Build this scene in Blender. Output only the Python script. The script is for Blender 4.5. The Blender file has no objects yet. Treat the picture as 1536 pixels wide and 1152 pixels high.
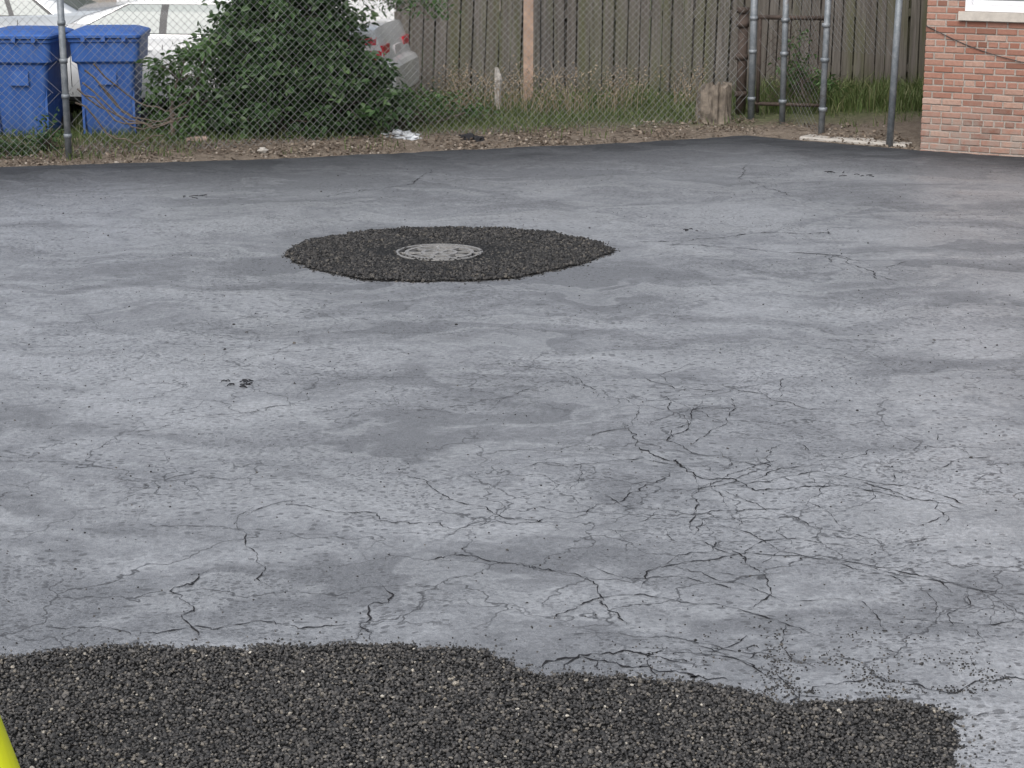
import bpy, bmesh, math, random
import numpy as np
from mathutils import Vector, Matrix, noise
random.seed(7); rng=np.random.default_rng(7)
sc=bpy.context.scene
R=math.radians
# ---------------------------------------------------------------- helpers
def link(o,parent=None):
    sc.collection.objects.link(o)
    if parent is not None: o.parent=parent
    return o
def mk(name,verts,faces,mat=None,parent=None,smooth=False):
    me=bpy.data.meshes.new(name)
    me.from_pydata([tuple(v) for v in verts],[],[tuple(f) for f in faces]); me.update()
    if smooth:
        me.polygons.foreach_set('use_smooth',[True]*len(me.polygons))
    if mat: me.materials.append(mat)
    return link(bpy.data.objects.new(name,me),parent)
def mk_np(name,V,F,mat,parent=None,smooth=False):
    me=bpy.data.meshes.new(name); n=F.shape[1]
    me.vertices.add(len(V)); me.vertices.foreach_set('co',V.astype(np.float32).ravel())
    me.loops.add(F.size); me.loops.foreach_set('vertex_index',F.astype(np.int32).ravel())
    me.polygons.add(len(F)); me.polygons.foreach_set('loop_start',(np.arange(len(F))*n).astype(np.int32))
    me.polygons.foreach_set('use_smooth',np.full(len(F),smooth))
    me.update(calc_edges=True); me.materials.append(mat)
    return link(bpy.data.objects.new(name,me),parent)
def empty(name,loc=(0,0,0),rot=0):
    e=bpy.data.objects.new(name,None); e.location=loc; e.rotation_euler=(0,0,rot); e.empty_display_size=.2
    return link(e)
def box(V,F,x0,x1,y0,y1,z0,z1,M=None):
    b=len(V)
    for p in [(x0,y0,z0),(x1,y0,z0),(x1,y1,z0),(x0,y1,z0),(x0,y0,z1),(x1,y0,z1),(x1,y1,z1),(x0,y1,z1)]:
        v=Vector(p); V.append(M@v if M is not None else v)
    for f in [(0,3,2,1),(4,5,6,7),(0,1,5,4),(1,2,6,5),(2,3,7,6),(3,0,4,7)]:
        F.append(tuple(b+i for i in f))
def tube(V,F,pts,rad,n=8,cap=True):
    pts=[Vector(p) for p in pts]
    rads=rad if hasattr(rad,'__len__') else [rad]*len(pts)
    b=len(V); m=len(pts)
    for i,p in enumerate(pts):
        t=(pts[min(i+1,m-1)]-pts[max(i-1,0)]).normalized()
        a=Vector((0,0,1)) if abs(t.z)<.9 else Vector((1,0,0))
        u=t.cross(a).normalized(); w=t.cross(u)
        for k in range(n):
            an=2*math.pi*k/n
            V.append(p+(u*math.cos(an)+w*math.sin(an))*rads[i])
    for i in range(m-1):
        for k in range(n):
            F.append((b+i*n+k,b+i*n+(k+1)%n,b+(i+1)*n+(k+1)%n,b+(i+1)*n+k))
    if cap:
        F.append(tuple(b+k for k in range(n))[::-1]); F.append(tuple(b+(m-1)*n+k for k in range(n)))
def rrect(hx,hy,r,z,cx=0,cy=0,seg=5):
    out=[]
    for (sx,sy,a0) in [(1,1,0),(-1,1,90),(-1,-1,180),(1,-1,270)]:
        for k in range(seg+1):
            a=R(a0+90*k/seg)
            out.append(Vector((cx+sx*(hx-r)+r*math.cos(a),cy+sy*(hy-r)+r*math.sin(a),z)))
    return out
def loft(V,F,rings,cap0=True,cap1=True):
    b=len(V); n=len(rings[0])
    for r in rings: V.extend(r)
    for i in range(len(rings)-1):
        for k in range(n):
            F.append((b+i*n+k,b+i*n+(k+1)%n,b+(i+1)*n+(k+1)%n,b+(i+1)*n+k))
    if cap0: F.append(tuple(b+k for k in range(n))[::-1])
    if cap1: F.append(tuple(b+(len(rings)-1)*n+k for k in range(n)))
# ---------------------------------------------------------------- node helper
class NT:
    def __init__(s,name):
        s.m=bpy.data.materials.new(name); s.m.use_nodes=True; s.t=s.m.node_tree
        s.b=s.t.nodes['Principled BSDF']; s.out=s.t.nodes['Material Output']
    def n(s,ty,props=None,**inp):
        nd=s.t.nodes.new(ty)
        for k,v in (props or {}).items(): setattr(nd,k,v)
        for k,v in inp.items():
            key=int(k[1:]) if k[0]=='i' and k[1:].isdigit() else k.replace('_',' ')
            s.set(nd.inputs[key],v)
        return nd
    def set(s,sock,v):
        if isinstance(v,bpy.types.NodeSocket): s.t.links.new(v,sock)
        elif isinstance(v,bpy.types.Node): s.t.links.new(v.outputs[0],sock)
        else:
            if hasattr(sock.default_value,'__len__') and len(sock.default_value)==4 and len(v)==3: v=(*v,1)
            sock.default_value=v
    def obj(s): return s.n('ShaderNodeTexCoord').outputs['Object']
    def map(s,vec,scale=(1,1,1),rot=(0,0,0),loc=(0,0,0)): return s.n('ShaderNodeMapping',Vector=vec,Scale=scale,Rotation=rot,Location=loc).outputs[0]
    def noise(s,vec,scale,detail=4,rough=.55,dist=0,dim='3D'): return s.n('ShaderNodeTexNoise',{'noise_dimensions':dim},Vector=vec,Scale=scale,Detail=detail,Roughness=rough,Distortion=dist).outputs[0]
    def ramp(s,fac,stops):
        nd=s.n('ShaderNodeValToRGB',Fac=fac); cr=nd.color_ramp
        while len(cr.elements)<len(stops): cr.elements.new(.5)
        for e,(p,c) in zip(cr.elements,stops):
            e.position=p; e.color=(c,c,c,1) if not hasattr(c,'__len__') else (*c[:3],1)
        return nd.outputs[0]
    def math(s,op,a,b=0.,clamp=False):
        nd=s.t.nodes.new('ShaderNodeMath'); nd.operation=op; nd.use_clamp=clamp
        s.set(nd.inputs[0],a); s.set(nd.inputs[1],b); return nd.outputs[0]
    def mr(s,v,a,b,c=0.,d=1.):
        return s.n('ShaderNodeMapRange',{'clamp':True},Value=v,From_Min=a,From_Max=b,To_Min=c,To_Max=d).outputs[0]
    def mix(s,f,a,b,mode='MIX'):
        nd=s.t.nodes.new('ShaderNodeMix'); nd.data_type='RGBA'; nd.blend_type=mode
        s.set(nd.inputs[0],f); s.set(nd.inputs[6],a); s.set(nd.inputs[7],b); return nd.outputs[2]
    def bump(s,h,strength=.5,dist=.01,normal=None):
        nd=s.n('ShaderNodeBump',Height=h,Strength=strength,Distance=dist)
        if normal is not None: s.set(nd.inputs['Normal'],normal)
        return nd.outputs[0]
    def rnd(s): return s.n('ShaderNodeNewGeometry').outputs['Random Per Island']
    def fin(s,col=None,rough=None,normal=None,metal=None,spec=None):
        if col is not None: s.set(s.b.inputs['Base Color'],col)
        if rough is not None: s.set(s.b.inputs['Roughness'],rough)
        if normal is not None: s.set(s.b.inputs['Normal'],normal)
        if metal is not None: s.set(s.b.inputs['Metallic'],metal)
        if spec is not None: s.set(s.b.inputs['Specular IOR Level'],spec)
        return s.m
def simple(name,col,rough=.6,var=.25,scale=8,metal=0,bump=.1,bd=.004,spec=.5):
    t=NT(name); o=t.obj(); n=t.noise(o,scale,4,.6)
    c=t.mix(t.mr(n,.3,.7),tuple(x*(1-var) for x in col),tuple(min(1,x*(1+var)) for x in col))
    return t.fin(c,rough,t.bump(t.noise(o,scale*8,2),bump,bd),metal,spec)
# ---------------------------------------------------------------- materials
def m_asphalt():
    t=NT('sealed_asphalt'); o=t.obj()
    sep=t.n('ShaderNodeSeparateXYZ',Vector=o); X,Y=sep.outputs[0],sep.outputs[1]
    def vadd(a,b): return t.n('ShaderNodeVectorMath',{'operation':'ADD'},i0=a,i1=b).outputs[0]
    def warp(sc_,amt,det):
        w=t.n('ShaderNodeTexNoise',{'noise_dimensions':'2D'},Vector=o,Scale=sc_,Detail=det)
        s_=t.n('ShaderNodeVectorMath',{'operation':'SUBTRACT'},i0=w.outputs['Color'],i1=(.5,.5,.5)).outputs[0]
        return vadd(o,t.n('ShaderNodeVectorMath',{'operation':'SCALE'},i0=s_,Scale=amt).outputs[0])
    ow=warp(.9,1.3,3.)
    big=t.noise(t.map(ow,(.28,.45,1),(0,0,0),(1.7,.6,0)),1.0,3,.5,0,'2D')
    mid=t.noise(t.map(ow,(.75,1.7,1),(0,0,R(8))),1.0,5,.6,.2,'2D')
    small=t.noise(o,7,4,.65,0,'2D')
    f=t.math('ADD',t.math('MULTIPLY',big,.36),t.math('ADD',t.math('MULTIPLY',mid,.48),t.math('MULTIPLY',small,.20)))
    light=t.mr(f,.43,.63)
    fd=t.math('MULTIPLY',t.math('SUBTRACT',small,.5),.10)
    film=t.ramp(t.math('ADD',fd,t.noise(t.map(ow,(.40,1.1,1),(0,0,R(-8)),(4,2,0)),1.4,3,.5,.4,'2D')),[(0,0),(.50,0),(.535,1),(.62,.2),(1,0)])
    sheen=t.ramp(t.math('ADD',fd,t.noise(t.map(ow,(.55,1.5,1),(0,0,R(14)),(9,5,0)),1.2,3,.5,.3,'2D')),[(0,0),(.53,0),(.57,1),(.68,.3),(1,0)])
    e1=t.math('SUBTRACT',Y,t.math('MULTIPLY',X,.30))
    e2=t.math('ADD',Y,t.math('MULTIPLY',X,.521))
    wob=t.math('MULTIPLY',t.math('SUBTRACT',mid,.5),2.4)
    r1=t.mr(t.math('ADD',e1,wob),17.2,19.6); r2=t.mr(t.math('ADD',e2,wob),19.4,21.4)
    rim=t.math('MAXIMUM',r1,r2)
    broad=t.mr(t.math('ADD',Y,t.math('MULTIPLY',wob,1.5)),13.,18.5,0.,.32)
    grain=t.noise(o,120,2,.7,0,'2D'); g2=t.noise(o,34,3,.7,0,'2D')
    c=t.mix(light,(.165,.173,.188),(.400,.416,.442))
    c=t.mix(t.math('MULTIPLY',film,.27),c,(.155,.165,.182))
    c=t.mix(t.math('MULTIPLY',sheen,.36),c,(.46,.477,.50))  # pale sky sheen of the glossier patches painted into the base colour
    c=t.mix(broad,c,(.125,.131,.142))
    c=t.mix(t.mr(g2,.38,.66,.42,0.),c,(.095,.100,.108))
    c=t.mix(t.mr(grain,.5,.75,0.,.3),c,(.44,.455,.475))
    w2=warp(5.,.30,4.); w3=warp(1.7,.22,1.)
    def pits(sc_,lo,rad,mlo,mhi,seed):
        v=t.n('ShaderNodeTexVoronoi',{'voronoi_dimensions':'2D'},Vector=t.map(w3,(.85,1.1,1),(0,0,seed),(seed,0,0)),Scale=sc_,Randomness=1.)
        pr=t.n('ShaderNodeSeparateColor',Color=v.outputs['Color']).outputs[0]
        return t.math('MULTIPLY',t.math('LESS_THAN',v.outputs['Distance'],t.mr(pr,lo,1.,0.,rad)),t.mr(t.noise(t.map(o,(1,1,1),(0,0,0),(seed,seed,0)),1.1,2,.5,0,'2D'),mlo,mhi))
    pit=t.math('MAXIMUM',pits(23.,.40,.34,.34,.54,3.),pits(47.,.35,.40,.40,.60,8.))
    c=t.mix(t.math('MULTIPLY',pit,.60),c,(.06,.062,.067))
    def crack(sc_,th,lo,hi,off):
        vv=t.n('ShaderNodeTexVoronoi',{'feature':'DISTANCE_TO_EDGE','voronoi_dimensions':'2D'},Vector=t.map(w2,(1,1,1),(0,0,.4),(off,off,0)),Scale=sc_)
        k=t.mr(vv.outputs['Distance'],th*.3,th,1.,0.)
        return t.math('MULTIPLY',k,t.mr(t.noise(t.map(o,(1,1,1),(0,0,0),(off*3,1,0)),.7,2,.5,0,'2D'),lo,hi))
    ck=t.math('MAXIMUM',crack(.95,.0085,.38,.52,0.),crack(2.6,.018,.47,.58,5.))
    ck=t.math('MULTIPLY',ck,t.mr(Y,9.,13.5,.78,.32))
    c=t.mix(ck,c,(.035,.036,.039))
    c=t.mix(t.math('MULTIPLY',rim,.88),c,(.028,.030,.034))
    rough=t.math('SUBTRACT',t.math('ADD',t.mr(light,0.,1.,.52,.38),t.math('MULTIPLY',rim,.25)),t.math('MULTIPLY',sheen,.10))
    t.set(t.b.inputs['Specular IOR Level'],t.mr(rim,0.,1.,.5,.12))
    h=t.math('SUBTRACT',t.math('ADD',t.math('MULTIPLY',grain,.5),g2),t.math('MULTIPLY',pit,1.0))
    return t.fin(c,rough,t.bump(h,.6,.009))
def m_hot(name,k=1.,white=True):
    t=NT(name); r=t.rnd()
    st=[(0,(.014*k,.0138*k,.0137*k)),(.5,(.031*k,.030*k,.0295*k)),(.88,(.064*k,.060*k,.056*k)),(.982,(.11*k,.10*k,.085*k))]
    if white: st+=[(.992,(.20,.175,.14)),(1,(.50,.47,.41))]
    return t.fin(t.ramp(r,st),.5,spec=.4)
def m_base():
    t=NT('fresh_asphalt_base'); o=t.obj(); n=t.noise(o,90,3,.75)
    return t.fin(t.ramp(n,[(.3,.006),(.7,.025)]),.7,t.bump(n,.9,.02),spec=.3)
def m_ground():
    t=NT('dirt_ground'); o=t.obj()
    n=t.noise(o,.9,4); n2=t.noise(o,14,5,.7); n3=t.noise(o,60,2,.7)
    dirt=t.mix(t.mr(n2,.3,.7),(.085,.067,.052),(.22,.182,.145))
    dirt=t.mix(t.mr(n3,.45,.75,0,.6),dirt,(.29,.25,.21))
    sep=t.n('ShaderNodeSeparateXYZ',Vector=o); 
    yy=t.math('ADD',t.math('SUBTRACT',sep.outputs[1],t.math('MULTIPLY',sep.outputs[0],.2)),t.math('MULTIPLY',n,1.2))
    g=t.mix(t.mr(n2,.3,.7),(.045,.06,.024),(.11,.135,.055))
    c=t.mix(t.mr(yy,21.0,21.7,0,.8),dirt,g)
    return t.fin(c,.9,t.bump(t.math('ADD',n2,n3),.8,.02),spec=.2)
def m_wood():
    t=NT('weathered_fence_wood'); o=t.obj(); r=t.rnd()
    off=t.n('ShaderNodeCombineXYZ',X=t.math('MULTIPLY',r,40.),Y=t.math('MULTIPLY',r,17.),Z=t.math('MULTIPLY',r,9.)).outputs[0]
    oo=t.n('ShaderNodeVectorMath',{'operation':'ADD'},i0=o,i1=off).outputs[0]
    gr=t.noise(t.map(oo,(38,38,1.6)),1.,5,.7,.4); fine=t.noise(t.map(oo,(160,160,5)),1.,2,.6)
    c=t.mix(t.mr(gr,.3,.7),(.070,.063,.057),(.215,.198,.180))
    c=t.mix(t.mr(fine,.5,.8,0,.55),c,(.06,.053,.047))
    c=t.mix(t.mr(r,.0,1.,0.,.5),c,(.095,.083,.070))
    alg=t.math('MULTIPLY',t.mr(t.noise(t.map(o,(2.0,2.0,.30)),1.,3,.6,.6),.45,.64),t.mr(t.noise(t.map(oo,(9,9,1.1)),1.,3,.6),.32,.60))
    c=t.mix(t.math('MULTIPLY',alg,.70),c,(.092,.102,.037))
    z=t.n('ShaderNodeSeparateXYZ',Vector=o).outputs[2]
    c=t.mix(t.mr(z,.0,.45,.45,0.),c,(.05,.052,.028))
    return t.fin(c,.85,t.bump(gr,.5,.006),spec=.25)
def m_brick():
    t=NT('salmon_brick'); o=t.obj(); r=t.rnd()
    c=t.ramp(r,[(0,(.20,.09,.062)),(.25,(.34,.170,.125)),(.5,(.41,.225,.17)),(.75,(.30,.13,.09)),(.9,(.43,.27,.21)),(1,(.48,.33,.27))])
    n=t.noise(o,30,4,.7); n2=t.noise(o,2.2,3,.6)
    c=t.mix(t.mr(n,.4,.75,0,.55),c,(.19,.10,.075))
    z=t.n('ShaderNodeSeparateXYZ',Vector=o).outputs[2]
    ef=t.math('MULTIPLY',t.mr(t.math('ADD',z,t.math('MULTIPLY',n2,.7)),.5,1.0,.75,.06),t.mr(t.noise(o,9,4,.7),.33,.6))
    c=t.mix(ef,c,(.31,.275,.245))
    return t.fin(c,.85,t.bump(n,.6,.004),spec=.25)
def m_leaf(name,a,b,c3,tr=.35,rough=.45):
    t=NT(name); r=t.rnd(); o=t.obj()
    c=t.ramp(r,[(0,a),(.6,b),(1,c3)])
    cl=t.noise(o,3.2,2); c=t.mix(t.mr(cl,.35,.65,.4,0.),c,tuple(x*.55 for x in a))
    t.fin(c,rough,spec=.4)
    tl=t.n('ShaderNodeBsdfTranslucent',Color=c); mx=t.n('ShaderNodeMixShader',Fac=tr)
    t.t.links.new(t.b.outputs[0],mx.inputs[1]); t.t.links.new(tl.outputs[0],mx.inputs[2])
    t.t.links.new(mx.outputs[0],t.out.inputs[0]); return t.m
def m_steel():
    t=NT('galvanized_steel'); o=t.obj(); n=t.noise(o,14,4,.7)
    c=t.mix(t.mr(n,.4,.7),(.17,.19,.21),(.30,.32,.34))
    c=t.mix(t.mr(t.noise(o,5,4,.7),.60,.72,0,.6),c,(.14,.09,.06))
    return t.fin(c,.55,metal=.25)
def m_paint(name,col):
    t=NT(name); o=t.obj()
    c=t.mix(t.mr(t.noise(o,4,4,.7),.45,.75,0,.18),col,tuple(x*.6 for x in col))
    t.fin(c,.25); t.b.inputs['Coat Weight'].default_value=.6; return t.m
def m_bin():
    t=NT('blue_bin_plastic'); o=t.obj()
    n=t.noise(t.map(o,(3,3,1)),3,4,.7); s=t.noise(t.map(o,(20,20,2)),1.,3,.6)
    c=t.mix(t.mr(n,.3,.7),(.026,.082,.29),(.046,.130,.40))
    c=t.mix(t.mr(s,.5,.8,0,.4),c,(.12,.19,.36))
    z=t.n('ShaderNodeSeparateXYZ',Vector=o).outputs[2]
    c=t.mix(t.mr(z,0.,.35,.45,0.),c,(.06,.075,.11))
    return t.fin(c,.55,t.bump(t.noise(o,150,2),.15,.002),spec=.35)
ASPH=m_asphalt(); HOT=m_hot('open_graded_asphalt_stone',1.55); HOTD=m_hot('fresh_asphalt_stone',.95,False); BASE=m_base(); GROUND=m_ground(); WOOD=m_wood(); BRICK=m_brick()
LEAF=m_leaf('bush_leaf',(.045,.090,.034),(.078,.148,.056),(.14,.22,.09))
LEAF2=m_leaf('sapling_leaf',(.06,.12,.035),(.10,.19,.06),(.16,.26,.10))
GRASSM=m_leaf('grass_blade',(.07,.105,.032),(.13,.185,.06),(.24,.235,.125),.3,.6)
DRY=m_leaf('dry_weed',(.26,.20,.14),(.38,.30,.21),(.46,.38,.27),.3,.8)
LITTER=m_leaf('leaf_litter',(.09,.068,.052),(.20,.157,.12),(.38,.32,.26),.1,.85)
STEEL=m_steel(); WHITE=m_paint('white_car_paint',(.74,.75,.75)); GREY=m_paint('grey_car_paint',(.42,.45,.48))
VG=NT('tinted_glass').fin((.14,.175,.165),.08,spec=1.)
GLASS=VG
BIN=m_bin(); BLACK=simple('black_rubber',(.02,.02,.022),.6); TRIM=simple('dark_trim',(.03,.03,.032),.4); CHR=simple('chrome_trim',(.5,.5,.5),.25,.1,5,metal=.8)
RED=simple('red_lens',(.60,.012,.03),.2,.1); CLEAR=simple('clear_lens',(.75,.70,.70),.2,.1)
RUST=simple('rusty_iron',(.075,.055,.045),.85,.4,20); MORTAR=simple('mortar',(.35,.31,.275),.9,.2,30,bump=.5)
STONE=simple('limestone_sill',(.50,.46,.41),.8,.15,12); VINYL=simple('white_vinyl',(.8,.8,.82),.4,.05,5)
IRON=simple('cast_iron_cover',(.29,.285,.28),.5,.25,40,metal=.2,bump=.3); VOID_SHADE=simple('painted_void_shade',(.006,.006,.006),.9,spec=.1)
CONC=simple('concrete',(.40,.375,.34),.85,.2,9,bump=.5); POSTW=simple('reddish_post_wood',(.38,.265,.20),.8,.25,7)
BARK=simple('bark',(.12,.095,.075),.9,.35,20,bump=.6,bd=.01); LOGM=simple('cut_log_wood',(.175,.148,.12),.9,.6,11,bump=.8,bd=.015)
YEL=simple('fluorescent_yellow_plastic',(.80,.84,.01),.4,.03,4); ROOFM=simple('roof_shingle',(.08,.075,.07),.9,.3,25,bump=.5)
PLASTIC=simple('white_plastic_litter',(.50,.52,.54),.45,.3,15); WIRE=simple('fence_wire',(.22,.225,.23),.6,.3,5,metal=.2)
PEEL=simple('peeling_white_paint',(.42,.39,.36),.85,.6,28,bump=.5); CRK=simple('crack_fill',(.030,.030,.033),.9,.3,60,spec=.1)
# ---------------------------------------------------------------- terrain
EP=[(-30,17.2),(-12,17.6),(-4.76,18.42),(-2.33,18.92),(-.05,19.72),(1.28,20.12),(2.42,20.66),(2.95,20.25),(3.80,19.66),(3.99,19.52),(4.89,19.05),(12,15.3),(14,14.3)]
def edgeY(x):
    return float(np.interp(x,[p[0] for p in EP],[p[1] for p in EP]))
def bank_z(x,y):
    d=y-edgeY(x)
    base=.0 if d<0 else min(d,.6)/.6*.05+max(0,min(d-.6,2))*.015
    n=noise.noise(Vector((x*1.3,y*2.1,0)))*.025+noise.noise(Vector((x*6,y*7,3)))*.014
    k=min(1,max(0,(d+.02)/.25))
    return .005+base+n*k+ (0.012*k)
mk('ground',[(-400,-400,-.03),(400,-400,-.03),(400,600,-.03),(-400,600,-.03)],[(0,1,2,3)],GROUND)
V=[];F=[]
xs=np.arange(-14,9.01,.07); rows=np.concatenate([np.arange(-.08,1.2,.05),np.arange(1.2,6,.15),np.arange(6,30,2.)])
for x in xs:
    e=edgeY(x)
    for r_ in rows:
        y=e+r_; V.append((x,y,bank_z(x,y) if r_>0 else -.02))
nr=len(rows)
for i in range(len(xs)-1):
    for j in range(nr-1): F.append((i*nr+j,(i+1)*nr+j,(i+1)*nr+j+1,i*nr+j+1))
mk('dirt_bank',V,F,GROUND,smooth=True)
V=[];F=[]; xs=np.arange(-30,14,.03); ysn=[-25,0,5,10,15]
for i,x in enumerate(xs):
    e=edgeY(x)+noise.noise(Vector((x*2.3,0,0)))*.06+noise.noise(Vector((x*9,5,0)))*.045
    for y in ysn: V.append((x,y,.02))
    V.append((x,e-.06,.02)); V.append((x,e,.012)); V.append((x,e+.012,-.03))
nr=len(ysn)+3
for i in range(len(xs)-1):
    for j in range(nr-1): F.append((i*nr+j,(i+1)*nr+j,(i+1)*nr+j+1,i*nr+j+1))
mk('asphalt_lot',V,F,ASPH,smooth=False)
# ---------------------------------------------------------------- asphalt patches with real stones
def inside(px,py,poly):
    c=np.zeros(len(px),bool); n=len(poly)
    for i in range(n):
        x1,y1=poly[i]; x2,y2=poly[(i+1)%n]
        m=((y1>py)!=(y2>py))&(px<(x2-x1)*(py-y1)/(y2-y1+1e-12)+x1); c^=m
    return c
bm=bmesh.new(); bmesh.ops.create_icosphere(bm,subdivisions=1,radius=1); 
icoV=np.array([v.co[:] for v in bm.verts]); icoF=np.array([[v.index for v in f.verts] for f in bm.faces]); bm.free()
def stones(name,C,r,mat,parent=None,flat=.8):
    n=len(C)
    S=rng.uniform(.6,1.25,(n,1,3))*r[:,None,None]; S[:,:,2]*=flat
    P=icoV[None]*rng.uniform(.75,1.2,(n,12,1))*S
    a=rng.uniform(0,6.28,n); b=rng.uniform(-.5,.5,n)
    ca,sa,cb,sb=np.cos(a),np.sin(a),np.cos(b),np.sin(b)
    x=P[...,0]; y=P[...,1]; z=P[...,2]
    y2=y*cb[:,None]-z*sb[:,None]; z2=y*sb[:,None]+z*cb[:,None]
    x3=x*ca[:,None]-y2*sa[:,None]; y3=x*sa[:,None]+y2*ca[:,None]
    Vv=np.stack([x3,y3,z2],-1)+C[:,None,:]
    Ff=(icoF[None]+np.arange(n)[:,None,None]*12).reshape(-1,3)
    return mk_np(name,Vv.reshape(-1,3),Ff,mat,parent)
def ragged(poly,step,amp,seed):
    out=[]
    n=len(poly)
    for i in range(n):
        a=Vector((*poly[i],0)); b=Vector((*poly[(i+1)%n],0)); k=max(1,int((b-a).length/step))
        for j in range(k):
            p=a.lerp(b,j/k); q=p+Vector((noise.noise(Vector((p.x*5,p.y*5,seed))),noise.noise(Vector((p.x*5,p.y*5,seed+9))),0))*amp*1.6
            q+=Vector((noise.noise(Vector((p.x*17,p.y*17,seed))),noise.noise(Vector((p.x*17,p.y*17,seed+9))),0))*amp
            out.append((q.x,q.y))
    return out
def patch(name,poly,sp,r0,r1,mat,hole=None,amp=.03,spread=.07,crumbs=9):
    par=empty(name); poly=ragged(poly,.05,amp,3.3)
    xs=[p[0] for p in poly]; ys=[p[1] for p in poly]
    if hole is None:
        mk('base_course',[(x,y,.027) for x,y in poly],[tuple(range(len(poly)))],BASE,par)
    else:
        cx,cy,hr=hole; n=len(poly); V=[(x,y,.027) for x,y in poly]
        for x,y in poly:
            a=math.atan2(y-cy,x-cx); V.append((cx+hr*math.cos(a),cy+hr*math.sin(a),.040))
        mk('base_course',V,[(i,(i+1)%n,n+(i+1)%n,n+i) for i in range(n)],BASE,par)
    gx,gy=np.meshgrid(np.arange(min(xs),max(xs),sp),np.arange(min(ys),max(ys),sp))
    gx=gx.ravel()+rng.uniform(-.5,.5,gx.size)*sp; gy=gy.ravel()+rng.uniform(-.5,.5,gy.size)*sp
    m=inside(gx,gy,poly)
    if hole is not None: m&=np.hypot(gx-cx,gy-cy)>hr+.005
    gx=gx[m]; gy=gy[m]
    r=rng.uniform(r0,r1,len(gx))*np.where(rng.random(len(gx))<.06,1.5,1)
    gz=.030+rng.uniform(0,.008,len(gx))+np.array([noise.noise(Vector((x*3,y*3,0)))*.007+noise.noise(Vector((x*14,y*14,0)))*.005 for x,y in zip(gx,gy)])
    stones('aggregate',np.stack([gx,gy,gz],-1),r,mat,par)
    P=[]
    for i in range(int(len(poly)*crumbs)):
        p=random.choice(poly); d=abs(random.gauss(0,spread)); a=random.uniform(0,6.28)
        P.append((p[0]+d*math.cos(a),p[1]+d*math.sin(a),.023))
    P=np.array(P); stones('loose_crumbs',P,rng.uniform(.002,r1*.7,len(P)),mat,par)
    return par
near=[(-2.8,6.35),(-1.785,6.50),(-1.46,6.60),(-.75,6.63),(-.30,6.62),(-.066,6.59),(.05,6.45),(.14,6.36),(.53,6.33),(.75,6.25),(.91,6.12),(1.17,6.12),(1.39,6.07),(1.46,6.0),(1.37,5.69),(1.25,5.2),(1.2,4.9),(-2.8,4.9)]
patch('asphalt_patch',near,.0115,.0045,.0085,HOT,None,.035,.05,26)
far=[(-1.64,13.95),(-1.555,14.47),(-1.25,14.87),(-.855,15.07),(-.45,15.12),(-.04,15.07),(.31,14.87),(.645,14.5),(.755,14.2),(.572,13.83),(.283,13.42),(-.036,13.15),(-.568,13.04),(-1.02,13.15),(-1.31,13.42)]
MX,MY=-.518,14.03
patch('asphalt_patch',far,.017,.007,.013,HOTD,(MX,MY,.315),.03,.03)
P=[]
for i in range(1900):
    y=5.5+13*random.random()**1.2; x=random.uniform(-.29*y,.29*y)
    P.append((x,y,.022))
k=0
while k<3400:   # crumbly right foreground, in clumps
    x=random.gauss(1.15,.45); y=6.22+abs(random.gauss(0,.28)); k+=1
    if noise.noise(Vector((x*6,y*7,1)))+.25>random.random()*.8: P.append((x,y,.0215))
P=np.array(P); stones('loose_gravel',P,rng.uniform(.0018,.005,len(P))*np.where(rng.random(len(P))<.04,2.,1),HOTD)
# ---------------------------------------------------------------- hairline cracks
V=[];F=[]
def crackline(pts,w,seed,amp=1.):
    Pn=[]
    for a,b in zip(pts[:-1],pts[1:]):
        a=Vector((*a,0)); b=Vector((*b,0)); k=max(2,int((b-a).length/.015))
        for j in range(k):
            p=a.lerp(b,j/k); Pn.append(p+amp*Vector((noise.noise(Vector((p.x*7,p.y*7,seed)))*.07+noise.noise(Vector((p.x*40,p.y*40,seed)))*.022,noise.noise(Vector((p.x*7,p.y*7,seed+7)))*.09+noise.noise(Vector((p.x*40,p.y*40,seed+3)))*.025,0)))
    b0=len(V); n=len(Pn)
    for i,p in enumerate(Pn):
        t=(Pn[min(i+1,n-1)]-Pn[max(0,i-1)]).normalized(); nn=Vector((-t.y,t.x,0))
        ww=w*max(.22,.48+noise.noise(Vector((p.x*22,p.y*22,seed)))*1.3)*min(1,(min(i,n-1-i)+.3)/6)
        V.append((p.x+nn.x*ww,p.y+nn.y*ww,.0235)); V.append((p.x-nn.x*ww,p.y-nn.y*ww,.0235))
    for i in range(n-1): F.append((b0+2*i,b0+2*i+1,b0+2*i+3,b0+2*i+2))
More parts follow.
